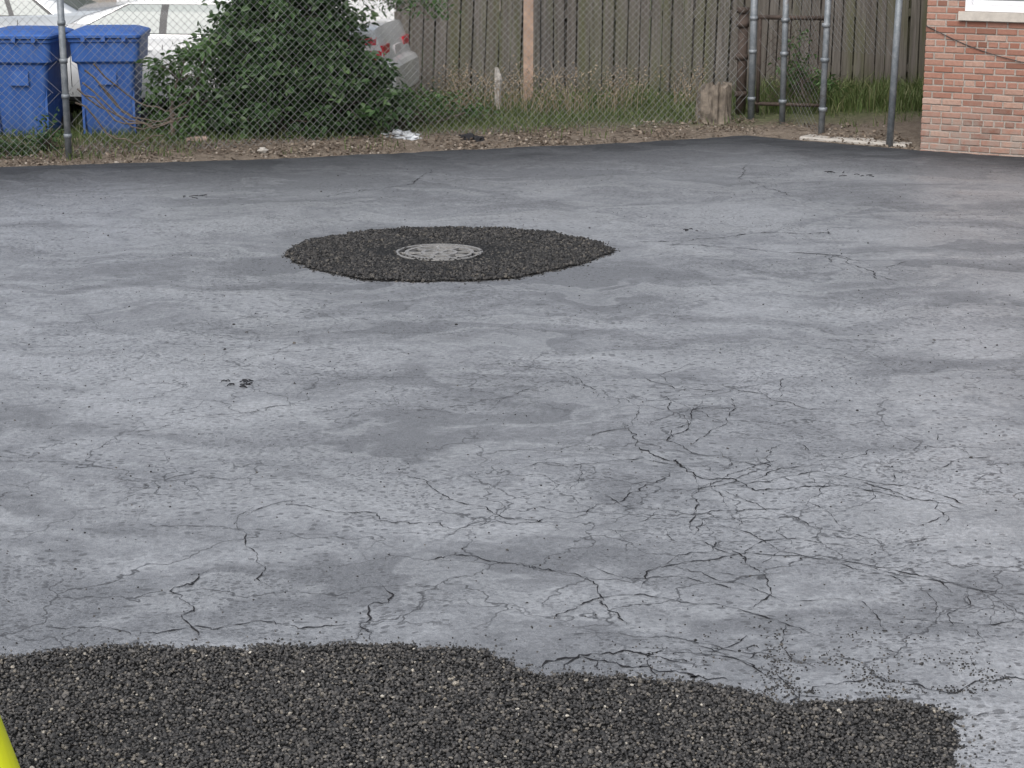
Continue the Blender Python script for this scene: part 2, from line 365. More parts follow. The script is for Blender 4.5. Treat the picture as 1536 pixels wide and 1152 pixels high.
CL=[([(-.49,6.66),(-.57,6.88),(-.45,7.1),(-.5,7.3)],.0055),([(-.57,6.88),(-.9,6.86),(-1.2,6.80),(-1.7,6.78)],.0035),([(-1.13,6.72),(-1.2,6.95),(-1.3,7.2),(-1.2,7.5)],.005),
 ([(.40,6.8),(.37,7.1),(.33,7.3),(-.05,7.55),(-.4,7.6)],.0048),([(.33,7.3),(.6,7.35),(.9,7.2)],.003),([(.55,9.6),(.60,9.2),(.80,8.75),(1.1,8.5),(1.5,8.55),(1.9,8.2)],.0055),
 ([(.8,8.75),(.5,8.4),(.3,8.1),(-.2,7.95),(-1.0,8.3)],.0035),([(.05,6.47),(.25,6.52),(.42,6.44),(.6,6.40),(.8,6.3)],.008),([(.14,6.42),(.2,6.5),(.35,6.56),(.55,6.53),(.7,6.44)],.006),([(.3,6.40),(.32,6.55)],.006),([(.5,6.36),(.47,6.55),(.52,6.7)],.005),([(.62,6.42),(.6,6.6)],.005),
 ([(.9,6.2),(1.2,6.35),(1.5,6.3),(1.9,6.45)],.0035),([(-1.9,9.4),(-1.2,9.9),(-.4,9.8),(.2,10.3)],.0025),([(.9,14.5),(1.5,14.7),(1.9,14.95),(2.5,14.9)],.006),([(-1.6,16.6),(-.9,17.3),(-.7,18.2)],.005),([(2.4,16.6),(2.0,17.6),(2.2,18.6)],.004)]
for k,(p,w) in enumerate(CL): crackline(p,w,k*3.7)
rs=random.Random(11)
def grow(x,y,a,L,w,depth,seed):
    pts=[(x,y)]; n=max(2,int(L/.16))
    for i in range(n):
        a+=rs.gauss(0,.42); x+=.16*math.cos(a); y+=.16*math.sin(a)
        if y<6.68 and x<.0: break
        pts.append((x,y))
        if depth>0 and rs.random()<.45: grow(x,y,a+rs.choice((-1,1))*rs.uniform(.6,1.5),L*rs.uniform(.35,.7),w*.75,depth-1,seed+i*1.3)
    if len(pts)>1: crackline(pts,w,seed,.55)
for k,(x,y,a,L,w) in enumerate([(.1,6.9,1.2,1.3,.0042),(.5,7.4,.2,1.5,.0042),(.2,7.9,2.6,1.2,.0035),(1.0,8.5,.4,1.4,.004),(.9,9.0,2.0,1.4,.0035),(1.5,7.6,1.6,1.2,.003),(-.9,7.2,2.2,1.2,.003),(1.6,9.8,2.8,1.4,.0035),(-.3,10.8,.2,1.4,.0025),(1.1,14.4,.3,1.6,.005),(.2,6.75,.4,.9,.004),(.5,6.6,.1,.8,.004),(.9,7.0,.9,1.0,.0035),(.0,8.8,.5,1.2,.0028),(.7,7.9,.3,1.3,.0035),(.4,8.4,-.4,1.0,.003),(1.4,6.9,.2,.8,.003)]):
    grow(x,y,a,L,w,2,k*5.1)
mk('pavement_cracks',V,F,CRK)
par=empty('twig_debris')
for k,(x,y,s,c_) in enumerate([(-1.46,10.35,.085,14),(-2.65,16.6,.11,6),(3.05,17.9,.16,8),(1.35,15.05,.06,6)]):
    V=[];F=[]
    for j in range(c_):
        a=random.uniform(-1.4,1.4)+(math.pi if random.random()<.5 else 0); l=s*random.uniform(.2,.7); ox=random.uniform(-s,s); oy=random.uniform(-s,s)*.8
        tube(V,F,[(x+ox,y+oy,.024),(x+ox+l*.5*math.cos(a),y+oy+l*.5*math.sin(a),.029),(x+ox+l*math.cos(a+.3),y+oy+l*math.sin(a+.3),.024)],.003,5)
    mk('twig_%d'%k,V,F,CRK,par)
# ---------------------------------------------------------------- storm drain cover
par=empty('manhole_cover',(MX,MY,.0))
V=[];F=[]
def ringm(r0,r1,z0,z1,n=64):
    b=len(V)
    for k in range(n):
        a=2*math.pi*k/n; c,s=math.cos(a),math.sin(a)
        V.extend([(r0*c,r0*s,z0),(r0*c,r0*s,z1),(r1*c,r1*s,z1),(r1*c,r1*s,z0)])
    for k in range(n):
        q=(k+1)%n
        for i in range(3): F.append((b+4*k+i,b+4*k+i+1,b+4*q+i+1,b+4*q+i))
ringm(.290,.312,.02,.046); ringm(.222,.248,.02,.045); 
mk('frame_rings',V,F,IRON,par)
V=[];F=[]
ringm(.105,.130,.02,.044)
for a0,n,ra,rb,w in [(0,3,-.105,.105,.011),(15,9,.130,.222,.010),(0,6,.248,.290,.008)]:
    for k in range(n):
        M=Matrix.Rotation(R(a0+(180 if ra<0 else 360)*k/n),4,'Z')
        box(V,F,ra-.003,rb+.003,-w,w,.02,.0425-.0003*k,M)
mk('grate_ribs',V,F,IRON,par)
mk('pit',[(.30*math.cos(2*math.pi*k/48),.30*math.sin(2*math.pi*k/48),.026) for k in range(48)],[tuple(range(48))],VOID_SHADE,par)  # flat near-black disc, paints the shade of the hole below the grate
P=[]
for i in range(60):
    a=random.uniform(2.4,6.6); r_=.325-.06*abs(random.gauss(0,.6)); P.append((r_*math.cos(a),r_*math.sin(a),.045))
stones('crumbs_on_cover',np.array(P),rng.uniform(.006,.012,len(P)),HOTD,par)
# ---------------------------------------------------------------- chain-link fence
def post(V,F,x,y,h=1.95,r=.03,lean=(0,0),z0=None):
    z=(bank_z(x,y) if z0 is None else z0)-.05
    tube(V,F,[(x,y,z),(x+lean[0],y+lean[1],h)],r,12)
    tube(V,F,[(x+lean[0],y+lean[1],h),(x+lean[0],y+lean[1],h+.02),(x+lean[0],y+lean[1],h+.04)],[r*1.2,r*1.1,r*.3],12)
def mesh_panel(V,F,a,b,z0,z1,r=.0017,step=.075,sag=0):
    a=Vector((a[0],a[1],0)); b=Vector((b[0],b[1],0)); L=(b-a).length; d=(b-a)/L; nrm=Vector((-d.y,d.x,0)); H=z1-z0
    nseg=6
    for s in (1,-1):
        k=-H
        while k<L+H:
            p0=k; p1=k+H if s>0 else k-H
            pts=[]
            for i in range(nseg+1):
                u=p0+(p1-p0)*i/nseg
                if -.001<=u<=L+.001:
                    z=z0+H*i/nseg
                    w=noise.noise(Vector((u*.9,z*1.3,a.x)))*.03
                    pts.append(a+d*(u+.012*noise.noise(Vector((u*2,z*3,a.x+5))))+nrm*(s*.0022+w)+Vector((0,0,z)))
            if len(pts)>=2: tube(V,F,pts,r,3,False)
            k+=step
fl=[(-10,17.75),(-7.2,18.2),(-4.18,18.8),(2.56,21.46)]
par=empty('chain_link_fence')
V=[];F=[]
for (x,y) in fl[:-1]: post(V,F,x,y,1.9,.032)
mk('line_posts',V,F,STEEL,par,True)
V=[];F=[]
tube(V,F,[(x,y,1.85) for x,y in fl],.02,10); mk('top_rail',V,F,STEEL,par,True)
V=[];F=[]
for a,b in zip(fl[:-1],fl[1:]): mesh_panel(V,F,a,b,.06,1.83)
mk('wire_mesh',V,F,WIRE,par)
V=[];F=[]
for z in (.25,.62,.95,1.3): tube(V,F,[(-4.18,18.8,z-.02),(-4.18,18.8,z+.02)],.039,12)
mk('tension_bands',V,F,STEEL,par,True)
par=empty('chain_link_gate')
V=[];F=[]
post(V,F,2.56,21.46,1.95,.038); post(V,F,2.86,21.2,1.95,.033); post(V,F,3.17,20.5,1.95,.033,(.03,0)); post(V,F,3.74,19.78,1.95,.035,(.04,.0))
mk('gate_posts',V,F,STEEL,par,True)
V=[];F=[]
mesh_panel(V,F,(2.6,21.42),(2.86,21.2),.06,1.8); mesh_panel(V,F,(2.86,21.2),(3.17,20.5),.06,1.8); mesh_panel(V,F,(3.17,20.5),(3.74,19.78),.9,1.8)
mk('wire_mesh',V,F,WIRE,par)
V=[];F=[]
for (x,y) in ((2.56,21.46),(2.86,21.2),(3.18,20.5)):
    for z in (.3,.8,1.15): tube(V,F,[(x,y,z-.02),(x,y,z+.02)],.044,12)
mk('tension_bands',V,F,STEEL,par,True)
par=empty('rusty_gate')
V=[];F=[]
tube(V,F,[(2.50,21.95,0),(2.51,21.95,1.22)],.055,8); tube(V,F,[(2.62,21.9,1.13),(3.4,21.85,1.12)],.024,8); tube(V,F,[(2.62,21.9,.2),(3.4,21.85,.18)],.02,8)
tube(V,F,[(2.68,21.9,.1),(2.68,21.9,1.15)],.022,8); tube(V,F,[(3.38,21.85,.1),(3.38,21.85,1.15)],.022,8)
for zz in (.3,.7,1.05,1.2): tube(V,F,[(2.50,21.95,zz-.03),(2.50,21.95,zz+.03)],.07,8)
mk('frame',V,F,RUST,par,True)
V=[];F=[]; mesh_panel(V,F,(2.68,21.9),(3.38,21.85),.2,1.12,.003); mk('wire_mesh',V,F,RUST,par)
# ---------------------------------------------------------------- wooden fence
par=empty('wooden_fence')
def boards(name,a,b,zt,front=True):
    a=Vector((*a,0)); b=Vector((*b,0)); L=(b-a).length; d=(b-a)/L; ang=math.atan2(d.y,d.x)
    V=[];F=[]; u=0
    while u<L:
        w=random.uniform(.095,.142); p=a+d*u
        lean=noise.noise(Vector((u*.25,a.x,0)))*.05+random.uniform(-.008,.008)
        if front and u<1.5: lean+=.05
        M=Matrix.Translation((p.x,p.y,bank_z(p.x,p.y)-.04))@Matrix.Rotation(ang,4,'Z')@Matrix.Rotation(lean,4,'Y')@Matrix.Rotation(random.uniform(-.012,.012),4,'X')
        top=zt+random.uniform(-.02,.02); oy=random.uniform(-.008,.008)
        b0=len(V)
        prof=[(0,0),(w,0),(w,top-.03),(w-.03,top),(.03,top),(0,top-.03)]
        for y in (oy,oy+.018):
            for (x,z) in prof: V.append(M@Vector((x,y,z)))
        F.append(tuple(b0+i for i in range(6))); F.append(tuple(b0+6+i for i in range(6))[::-1])
        for i in range(6): F.append((b0+(i+1)%6,b0+i,b0+6+i,b0+6+(i+1)%6))
        u+=w+random.uniform(.012,.026)
    mk(name,V,F,WOOD,par)
fa=(-1.35,23.3); fb=(6.6,24.0)
boards('front_pickets',fa,fb,1.85)
boards('added_gap_backing',(fa[0]+.07,fa[1]+.115),(fb[0],fb[1]+.115),1.80,False)  # second board row added behind so the gaps between front pickets read dark
boards('side_pickets',(-1.35,33),(-1.35,23.45),1.85,False)
V=[];F=[]
for z in (.35,1.0,1.6): box(V,F,0,7.98,.032,.085,z,z+.085,Matrix.Translation((fa[0],fa[1],0))@Matrix.Rotation(math.atan2(.7,7.95),4,'Z'))
mk('rails',V,F,WOOD,par)
V=[];F=[]
box(V,F,.13,.24,22.85,22.95,0,2.1); mk('fence_post',V,F,POSTW,None)
V=[];F=[]
tube(V,F,[(-.15,22.3,0),(-.16,22.3,.3),(-.15,22.3,.42),(-.17,22.3,.55)],[.045,.035,.045,.02],7)
mk('peeling_stake',V,F,PEEL,None)
# ---------------------------------------------------------------- tree stump, rough and split
V=[];F=[]
M=Matrix.Translation((2.17,21.35,.02))
rings=[]
for z,s in [(0,1.15),(.06,1.02),(.15,1.0),(.25,.97),(.34,.98),(.40,.95),(.41,.5)]:
    ring=[]
    for k in range(48):
        a=2*math.pi*k/48; n_=1+.25*noise.noise(Vector((math.cos(a)*1.5,math.sin(a)*1.5,z*2)))+.22*noise.noise(Vector((math.cos(a)*9,math.sin(a)*9,z*2)))
        zz=z+((.06*math.cos(a*1.3)+.09*noise.noise(Vector((math.cos(a)*4,math.sin(a)*4,4)))) if z>.3 else 0)
        ring.append(M@Vector((.18*s*n_*math.cos(a),.17*s*n_*math.sin(a),zz)))
    rings.append(ring)
loft(V,F,rings); mk('tree_stump',V,F,LOGM)
# ---------------------------------------------------------------- brick house
HX,HY=3.99,19.52; HA=math.atan2(-.462,.887)
par=empty('brick_house',(HX,HY,0),HA)
HL,HH,HD=8.0,2.9,8.0; wx0,wx1,wz0,wz1=.37,1.75,1.37,2.5
V=[];F=[]
for (x0,x1,z0,z1) in [(.008,wx0,-.1,HH),(wx1,HL,-.1,HH),(wx0,wx1,-.1,wz0),(wx0,wx1,wz1,HH)]:
    box(V,F,x0,x1,.006,.15,z0,z1)
mk('front_wall_mortar',V,F,MORTAR,par)
V=[];F=[]; course=.0625; k=0; z=-.03
while z<HH-.05:
    x=-.1 if k%2 else 0.
    head=(k%6==5); bl=.102 if head else .198; 
    while x<HL:
        x0=max(x,0.)+random.uniform(0,.004); x1=min(x+bl-.011,HL)-random.uniform(0,.004); z0=z+random.uniform(0,.003); z1=z+course-.011
        segs=[(x0,x1)]
        if z1>wz0-.09 and z0<wz1:
            segs=[(x0,min(x1,wx0-.0))] if x0<wx0 else ([(max(x0,wx1),x1)] if x1>wx1 else [])
            if x0<wx0 and x1>wx1: segs=[(x0,wx0),(wx1,x1)]
            if z1<wz0+.001 and z0>wz0-.10:
                segs=[(x0,min(x1,wx0-.05))] if x0<wx0-.05 else ([(max(x0,wx1+.05),x1)] if x1>wx1+.05 else [])
        for (a,b) in segs:
            if b-a>.02:
                j=random.uniform(-.006,.003)
                b0=len(V); e=.004
                for p in [(a,.03,z0),(b,.03,z0),(b,.03,z1),(a,.03,z1),(a,j+e,z0),(b,j+e,z0),(b,j+e,z1),(a,j+e,z1),(a+e,j,z0+e),(b-e,j,z0+e),(b-e,j,z1-e),(a+e,j,z1-e)]: V.append(p)
                for q in range(4):
                    w=(q+1)%4; F.append((b0+q,b0+w,b0+4+w,b0+4+q)); F.append((b0+4+q,b0+4+w,b0+8+w,b0+8+q))
                F.append((b0+8,b0+9,b0+10,b0+11))
        x+=bl
    z+=course; k+=1
mk('front_wall_bricks',V,F,BRICK,par)
V=[];F=[]; z=-.03;k=0
while z<HH-.05:
    y=.035+(.10 if k%2 else 0.)
    while y<HD:
        j=random.uniform(-.003,.003); box(V,F,j,.03,y+.005,min(y+.193,HD),z,z+course-.01); y+=.203
    z+=course;k+=1
mk('side_wall_bricks',V,F,BRICK,par)
V=[];F=[]
box(V,F,.01,.12,.152,HD,-.1,HH); box(V,F,HL-.12,HL,.152,HD,-.1,HH); box(V,F,.0,HL,HD+.002,HD+.12,-.1,HH); mk('other_walls',V,F,MORTAR,par)
V=[];F=[]; box(V,F,wx0-.05,wx1+.05,-.045,.12,wz0-.085,wz0-.004); mk('window_sill',V,F,STONE,par)
V=[];F=[]
def frame(x0,x1,z0,z1,w,y0,y1):
    box(V,F,x0,x1,y0,y1,z0,z0+w); box(V,F,x0,x1,y0,y1,z1-w,z1); box(V,F,x0,x0+w,y0,y1,z0+w,z1-w); box(V,F,x1-w,x1,y0,y1,z0+w,z1-w)
frame(wx0+.001,wx1-.001,wz0,wz1-.001,.06,.0,.1); frame(wx0+.062,wx1-.062,wz0+.062,(wz0+wz1)/2,.04,.045,.085); frame(wx0+.062,wx1-.062,(wz0+wz1)/2+.002,wz1-.063,.04,.055,.09)
mk('window_frame',V,F,VINYL,par)
mk('window_glass',[(wx0+.05,.07,wz0+.05),(wx1-.05,.07,wz0+.05),(wx1-.05,.07,wz1-.05),(wx0+.05,.07,wz1-.05)],[(0,1,2,3)],GLASS,par)
V=[(-.4,-.4,HH+.0),(HL+.4,-.4,HH),(HL+.4,HD+.4,HH),(-.4,HD+.4,HH),(3,HD/2,HH+2.0),(HL-3,HD/2,HH+2.)]
mk('roof',V,[(0,1,5,4),(1,2,5),(2,3,4,5),(3,0,4),(3,2,1,0)],ROOFM,par)
V=[];F=[]; pts=[(1.1*i/14,-.012,1.22-.33*(i/14)-.05*math.sin(i/14*3.1)) for i in range(15)]+[(1.6,-.012,.86),(3,-.012,.9)]
tube(V,F,pts,.004,6); mk('cable',V,F,BLACK,par)
V=[];F=[]
M=Matrix.Translation((2.93,20.34,0))@Matrix.Rotation(math.atan2(-.62,.95),4,'Z')
box(V,F,0,1.15,-.02,.55,-.02,.045,M); o=mk('concrete_slab',V,F,CONC)
bv=o.modifiers.new('b','BEVEL'); bv.width=.012
# ---------------------------------------------------------------- recycling bins
def bin_(loc,rot):
    par=empty('recycling_bin',loc,rot)
    V=[];F=[]
    loft(V,F,[rrect(.225,.26,.05,.04),rrect(.235,.27,.05,.07),rrect(.285,.345,.06,.74),rrect(.292,.352,.06,.80),rrect(.335,.385,.06,.83),rrect(.345,.395,.06,1.02),rrect(.362,.41,.06,1.025),rrect(.362,.41,.06,1.055),rrect(.34,.39,.06,1.056)])
    mk('body',V,F,BIN,par,False)
    V=[];F=[]
    loft(V,F,[rrect(.372,.425,.06,1.064,0,-.01),rrect(.374,.428,.06,1.09,0,-.01),rrect(.36,.41,.07,1.105,0,-.01),rrect(.28,.33,.10,1.135,0,0),rrect(.12,.15,.08,1.15,0,0)])
    for s in (-.2,0,.2): box(V,F,s-.02,s+.02,-.452,-.435,1.03,1.085)
    tube(V,F,[(-.3,.46,1.06),(.3,.46,1.06)],.018,8)
    mk('lid',V,F,BIN,par,False)
    V=[];F=[]
    for x in (-.24,-.09,.09,.24): box(V,F,x-.012,x+.012,.38,.45,.9,1.05)
    box(V,F,-.10,.10,-.362,-.352,.60,.74)
    for s in (-1,1): box(V,F,s*.27-.012,s*.27+.012,-.30,.1,.1,.55,Matrix.Translation((-s*.02,0,0)))
    mk('ribs',V,F,BIN,par)
    V=[];F=[]
    for s in (-1,1): tube(V,F,[(s*.235,.28,.13),(s*.30,.28,.13)],.13,20)
    tube(V,F,[(-.3,.28,.13),(.3,.28,.13)],.012,8)
    mk('wheels',V,F,BLACK,par)
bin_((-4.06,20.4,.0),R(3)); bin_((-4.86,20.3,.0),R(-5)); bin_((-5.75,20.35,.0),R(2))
# ---------------------------------------------------------------- cars
def car(name,loc,rot,paint,roof=1.40,sx=1.):
    par=empty(name,loc,rot)
    st=[(-2.42,.42,.60,.60),(-2.36,.30,.70,.74),(-2.1,.22,.80,.84),(-1.3,.20,.93,.90),(-.4,.20,.96,.91),(.5,.20,.98,.91),(1.4,.21,1.01,.905),(1.9,.23,1.03,.89),(2.15,.25,1.04,.87),(2.27,.27,1.03,.85),(2.31,.275,.96,.84),(2.36,.28,.82,.83),(2.39,.29,.69,.825),(2.46,.31,.665,.80),(2.49,.34,.62,.74)]
    sec=[(.80,0.),(.95,.06),(.99,.25),(1.0,.50),(.995,.72),(.965,.80),(.945,.93),(.88,.985),(.60,1.01),(0,1.02)]
    rings=[]
    for x,zb,zt,hw in st:
        h=zt-zb; left=[Vector((x*sx,-hw*a,zb+h*b)) for a,b in sec]; right=[Vector((x*sx,hw*a,zb+h*b)) for a,b in sec[:-1]][::-1]
        rings.append(left+right)
    V=[];F=[]; loft(V,F,rings); o=mk('body',V,F,paint,par,True)
    try: o.data.set_sharp_from_angle(angle=R(24))
    except Exception: pass
    def hwat(x,z):
        xs=[s[0] for s in st]; zb=np.interp(x,xs,[s[1] for s in st]); zt=np.interp(x,xs,[s[2] for s in st]); hw=np.interp(x,xs,[s[3] for s in st])
        return hw*np.interp(min(.95,(z-zb)/(zt-zb)),[b for a,b in sec],[a for a,b in sec])
    def skin(nm,x0,x1,z0,z1,mat,off=.006,nx=6,nz=3,sh=0):
        V=[];F=[]
        for s in (-1,1):
            b=len(V)
            for i in range(nx+1):
                for j in range(nz+1):
                    x=x0+(x1-x0)*i/nx+sh*(j/nz); z=z0+(z1-z0)*j/nz; V.append((x*sx,s*(hwat(x,z)+off),z))
            for i in range(nx):
                for j in range(nz):
                    q=(b+i*(nz+1)+j,b+(i+1)*(nz+1)+j,b+(i+1)*(nz+1)+j+1,b+i*(nz+1)+j+1); F.append(q if s<0 else q[::-1])
        mk(nm,V,F,mat,par,True)
    b0=.90; rt=roof
    G=[(b0,-1.30,1.92,.845),(b0+.24,-.86,1.50,.755),(rt-.09,-.42,1.08,.655),(rt-.03,-.28,.88,.60),(rt,-.05,.55,.42)]
    V=[];F=[]
    loft(V,F,[[Vector((p.x*sx,p.y,p.z)) for p in rrect((x1-x0)/2,hw,.10,z,(x0+x1)/2)] for z,x0,x1,hw in G])
    mk('greenhouse',V,F,paint,par,False)
    def ghw(z): return float(np.interp(z,[g[0] for g in G],[g[3] for g in G]))
    def win(nm,poly,mat,off):
        V=[];F=[]
        for s in (-1,1):
            (xa,xb,za),(xc,xd,zc)=poly; b=len(V)
            for j in range(5):
                f=j/4; z=za+(zc-za)*f; l=xa+(xc-xa)*f; r_=xb+(xd-xb)*f
                V.append((l*sx,s*(ghw(z)+off),z)); V.append((r_*sx,s*(ghw(z)+off),z))
            for j in range(4):
                q=(b+2*j,b+2*j+1,b+2*j+3,b+2*j+2); F.append(q if s<0 else q[::-1])
        mk(nm,V,F,mat,par)
    zb,zt=b0+.07,rt-.10
    win('trim',((-1.02,1.50,zb-.02),(-.40,1.02,zt+.015)),CHR,.004)
    win('trim_inner',((-.99,1.47,zb-.01),(-.39,1.01,zt+.005)),TRIM,.007)
    for i,(a,b,c,d) in enumerate([(-.95,-.02,-.37,-.02),(.06,.92,.06,.80),(.98,1.40,.86,.98)]): win('side_glass_%d'%i,((a,b,zb),(c,d,zt)),VG,.011)
    V=[];F=[]
    for xi,sg in ((1,-1),(2,1)):
        b=len(V)
        for g in (G[0],G[1],G[2]):
            z=g[0]+(.03 if g is G[0] else 0)-(.0 if g is not G[2] else .02); x=float(np.interp(z,[q[0] for q in G],[q[xi] for q in G])); hw=ghw(z)-.11
            V.append(((x+sg*.012)*sx,-hw,z)); V.append(((x+sg*.012)*sx,hw,z))
        for j in range(2): F.append((b+2*j,b+2*j+1,b+2*j+3,b+2*j+2))
    mk('windshields',V,F,VG,par)
    skin('tail_light_red',1.93,2.30,.87,.95,RED,.008); skin('tail_light_clear',1.99,2.325,.815,.868,CLEAR,.008); skin('tail_light_low',2.03,2.355,.72,.813,RED,.008)
    # rear face: lamps, plate, boot line
    V=[];F=[]
    for s in (-1,1): box(V,F,2.335,2.372,min(s*.42,s*.77),max(s*.42,s*.77),.74,.86)
    mk('rear_lamps',V,F,RED,par)
    V=[];F=[]; box(V,F,2.36,2.385,-.17,.17,.72,.82); mk('number_plate',V,F,CLEAR,par)
    skin('bumper_gap',1.78,2.38,.668,.678,TRIM,.003); skin('fuel_door',1.62,1.628,.72,.86,TRIM,.003,1,3)
    skin('head_light',-2.34,-1.95,.58,.70,CLEAR,.008)
    skin('rocker',-1.4,1.3,.22,.30,TRIM,.004)
    for i,x in enumerate((-.98,.02,1.02)): skin('door_gap_%d'%i,x,x+.008,.32,.92,TRIM,.002,1,6)
    for i,x in enumerate((-.12,.90)): skin('door_handle_%d'%i,x-.16,x+.03,.80,.825,paint,.03,2,1)
    for i,x in enumerate((-1.48,1.38)):
        for nm,y0,y1,r,m_,n_ in (('tire',.72,.925,.33,BLACK,28),('rim',.92,.935,.21,STEEL,20),('wheel_arch',.7,.915,.385,TRIM,28)):
            V=[];F=[]
            for s in (-1,1): tube(V,F,[(x*sx,s*y0,.34),(x*sx,s*y1,.34)],r,n_)
            mk('%s_%d'%(nm,i),V,F,m_,par)
    V=[];F=[]
    for s in (-1,1): box(V,F,-.95*sx,-.75*sx,s*.93-.07,s*.93+.07,.96,1.07)
    mk('mirrors',V,F,paint,par)
car('parked_car',(-3.60,22.15,.03),R(-7),WHITE,1.36)
car('parked_car',(-7.0,25.2,.0),R(2),GREY,1.42)
par=empty('garage',(-9,36,0))
V=[];F=[]; box(V,F,-14,9,0,6,-.05,3.0); mk('walls',V,F,MORTAR,par)
V=[];F=[]
for x in (-12,-8.5,-5,-1.5,2,5.5): box(V,F,x,x+2.6,-.03,-.005,0,2.2)
mk('doors',V,F,VINYL,par)
V=[(-14.3,-.3,3.0),(9.3,-.3,3.0),(9.3,6.3,3.0),(-14.3,6.3,3.0),(-14.3,3,4.4),(9.3,3,4.4)]
mk('roof',V,[(0,1,5,4),(2,3,4,5),(1,2,5),(3,0,4),(3,2,1,0)],ROOFM,par)
# ---------------------------------------------------------------- foliage
def leaves(name,C,size,mat,parent=None,droop=.3,asp=.42):
    n=len(C)
    az=rng.uniform(0,6.28,n); el=rng.normal(-droop,.5,n); roll=rng.normal(0,.7,n)
    d=np.stack([np.cos(az)*np.cos(el),np.sin(az)*np.cos(el),np.sin(el)],-1)
    side=np.stack([-np.sin(az),np.cos(az),np.zeros(n)],-1)
    up=np.cross(d,side)
    s2=side*np.cos(roll)[:,None]+up*np.sin(roll)[:,None]; u2=np.cross(d,s2)
    L=size*rng.uniform(.6,1.25,n)[:,None]; w=L*asp*.5
    b=C; t=C+d*L; m1=C+d*L*.3; m2=C+d*L*.65
    l1=m1+s2*w+u2*w*.25; r1=m1-s2*w+u2*w*.25; l2=m2+s2*w*.85+u2*w*.2; r2=m2-s2*w*.85+u2*w*.2
    tt=t-np.array([0,0,1.])*L*.12
    Vv=np.stack([b,r1,r2,tt,l2,l1],1).reshape(-1,3)
    k=np.arange(n)[:,None]*6
    Ff=np.concatenate([np.concatenate([k,k+1,k+2,k+3],1),np.concatenate([k,k+3,k+4,k+5],1)])
    return mk_np(name,Vv,Ff,mat,parent)
def bush(name,base,lobes,nl,size,mat,stems=True,shell=.55,asp=.42):
    par=empty(name); V=[];F=[]; C=[]
    tot=sum(l[3]*l[4]*l[5] for l in lobes)
    for (cx,cy,cz,rx,ry,rz) in lobes:
        n=int(nl*rx*ry*rz/tot)
        for i in range(max(10,n//60)):
            v=Vector((random.gauss(0,1),random.gauss(0,1),random.gauss(0,1))).normalized()
            end=Vector((cx+v.x*rx*1.02,cy+v.y*ry*1.02,cz+v.z*rz*1.02)); c=Vector((cx,cy,cz)); st=c.lerp(end,.1)+Vector((0,0,-.1))
            tube(V,F,[st,st.lerp(end,.5)+Vector((0,0,.04)),end],[.008,.005,.002] if stems else [.003,.002,.001],4,False)
        ncl=max(8,n//26)
        for i in range(ncl):
            v=Vector((random.gauss(0,1),random.gauss(0,1),random.gauss(0,1))).normalized()*(shell+(1.15-shell)*random.random()**.7)
            v*=1+.36*noise.noise(Vector((v.x*2.5+cx,v.y*2.5,v.z*2.5+cz)))
            p=np.array([cx+v.x*rx,cy+v.y*ry,cz+v.z*rz]); k=int(n/ncl)
            C.append(p+rng.normal(0,1,(k,3))*np.array([.065,.065,.042]))
        if stems:
            b=Vector(base)+Vector((random.uniform(-.12,.12),random.uniform(-.1,.1),-.05)); c=Vector((cx,cy,cz))
            tube(V,F,[b,b.lerp(c,.5)+Vector((random.uniform(-.08,.08),0,.0)),c],[.028,.02,.012],6,False)
    C=np.concatenate(C); C=C[C[:,2]>.05]
    leaves('leaves',C,size,mat,par,asp=asp)
    if V: mk('stems',V,F,BARK,par)
    return par
bx,by=-2.25,20.35
bush('shrub',(bx,by,.05),[(bx,by,.75,.72,.5,.52),(bx-.40,by,.44,.50,.42,.38),(bx+.55,by-.05,.44,.54,.42,.38),(bx+.15,by,1.25,.54,.4,.40),(bx+.56,by,.72,.36,.33,.26),(bx-.10,by-.15,.26,.66,.38,.26),(bx+.15,by+.1,1.75,.64,.45,.42),(bx-.46,by+.1,1.0,.38,.32,.36),(bx-.30,by+.1,1.5,.46,.3,.34)],22500,.085,LEAF,asp=.5)
bush('sapling',(-3.45,20.0,.05),[(-3.3,20.0,.75,.32,.25,.22),(-3.2,20.05,.45,.28,.25,.25),(-3.0,20.0,.95,.2,.2,.14)],800,.10,LEAF2,shell=.2)
bush('tree_branch',(-1.1,20.6,.05),[(-1.15,20.8,1.38,.65,.3,.12),(-.8,20.8,1.28,.36,.25,.09),(-1.4,20.7,1.65,.6,.3,.25)],1000,.055,LEAF2,False,shell=.1)
bush('weed_plant',(-4.45,19.1,.05),[(-4.45,19.1,.2,.16,.14,.16),(-4.75,18.95,.12,.25,.14,.10),(-5.0,19.0,.15,.2,.15,.12)],700,.06,LEAF,shell=.1)
bush('weed_plant',(-3.4,20.1,.05),[(-3.5,20.1,.22,.16,.14,.2),(-3.2,19.8,.15,.25,.14,.12)],500,.07,LEAF2,shell=.1)
bush('weed_plant',(-1.2,20.6,.05),[(-1.15,20.55,.3,.28,.2,.22),(-.9,20.8,.25,.3,.25,.22),(-.5,21.2,.18,.35,.3,.16)],1100,.055,LEAF2,shell=.1)
bush('vine',(-5.2,18.75,.1),[(-5.0,18.72,.72,.18,.08,.1),(-5.1,18.75,1.0,.15,.06,.1),(-4.95,18.75,1.25,.12,.06,.05)],160,.06,LEAF,shell=.1)
bush('weed_plant',(3.3,22.3,.05),[(3.2,22.4,.5,.25,.25,.4),(3.5,22.8,.3,.4,.3,.28)],800,.07,LEAF2,shell=.1)
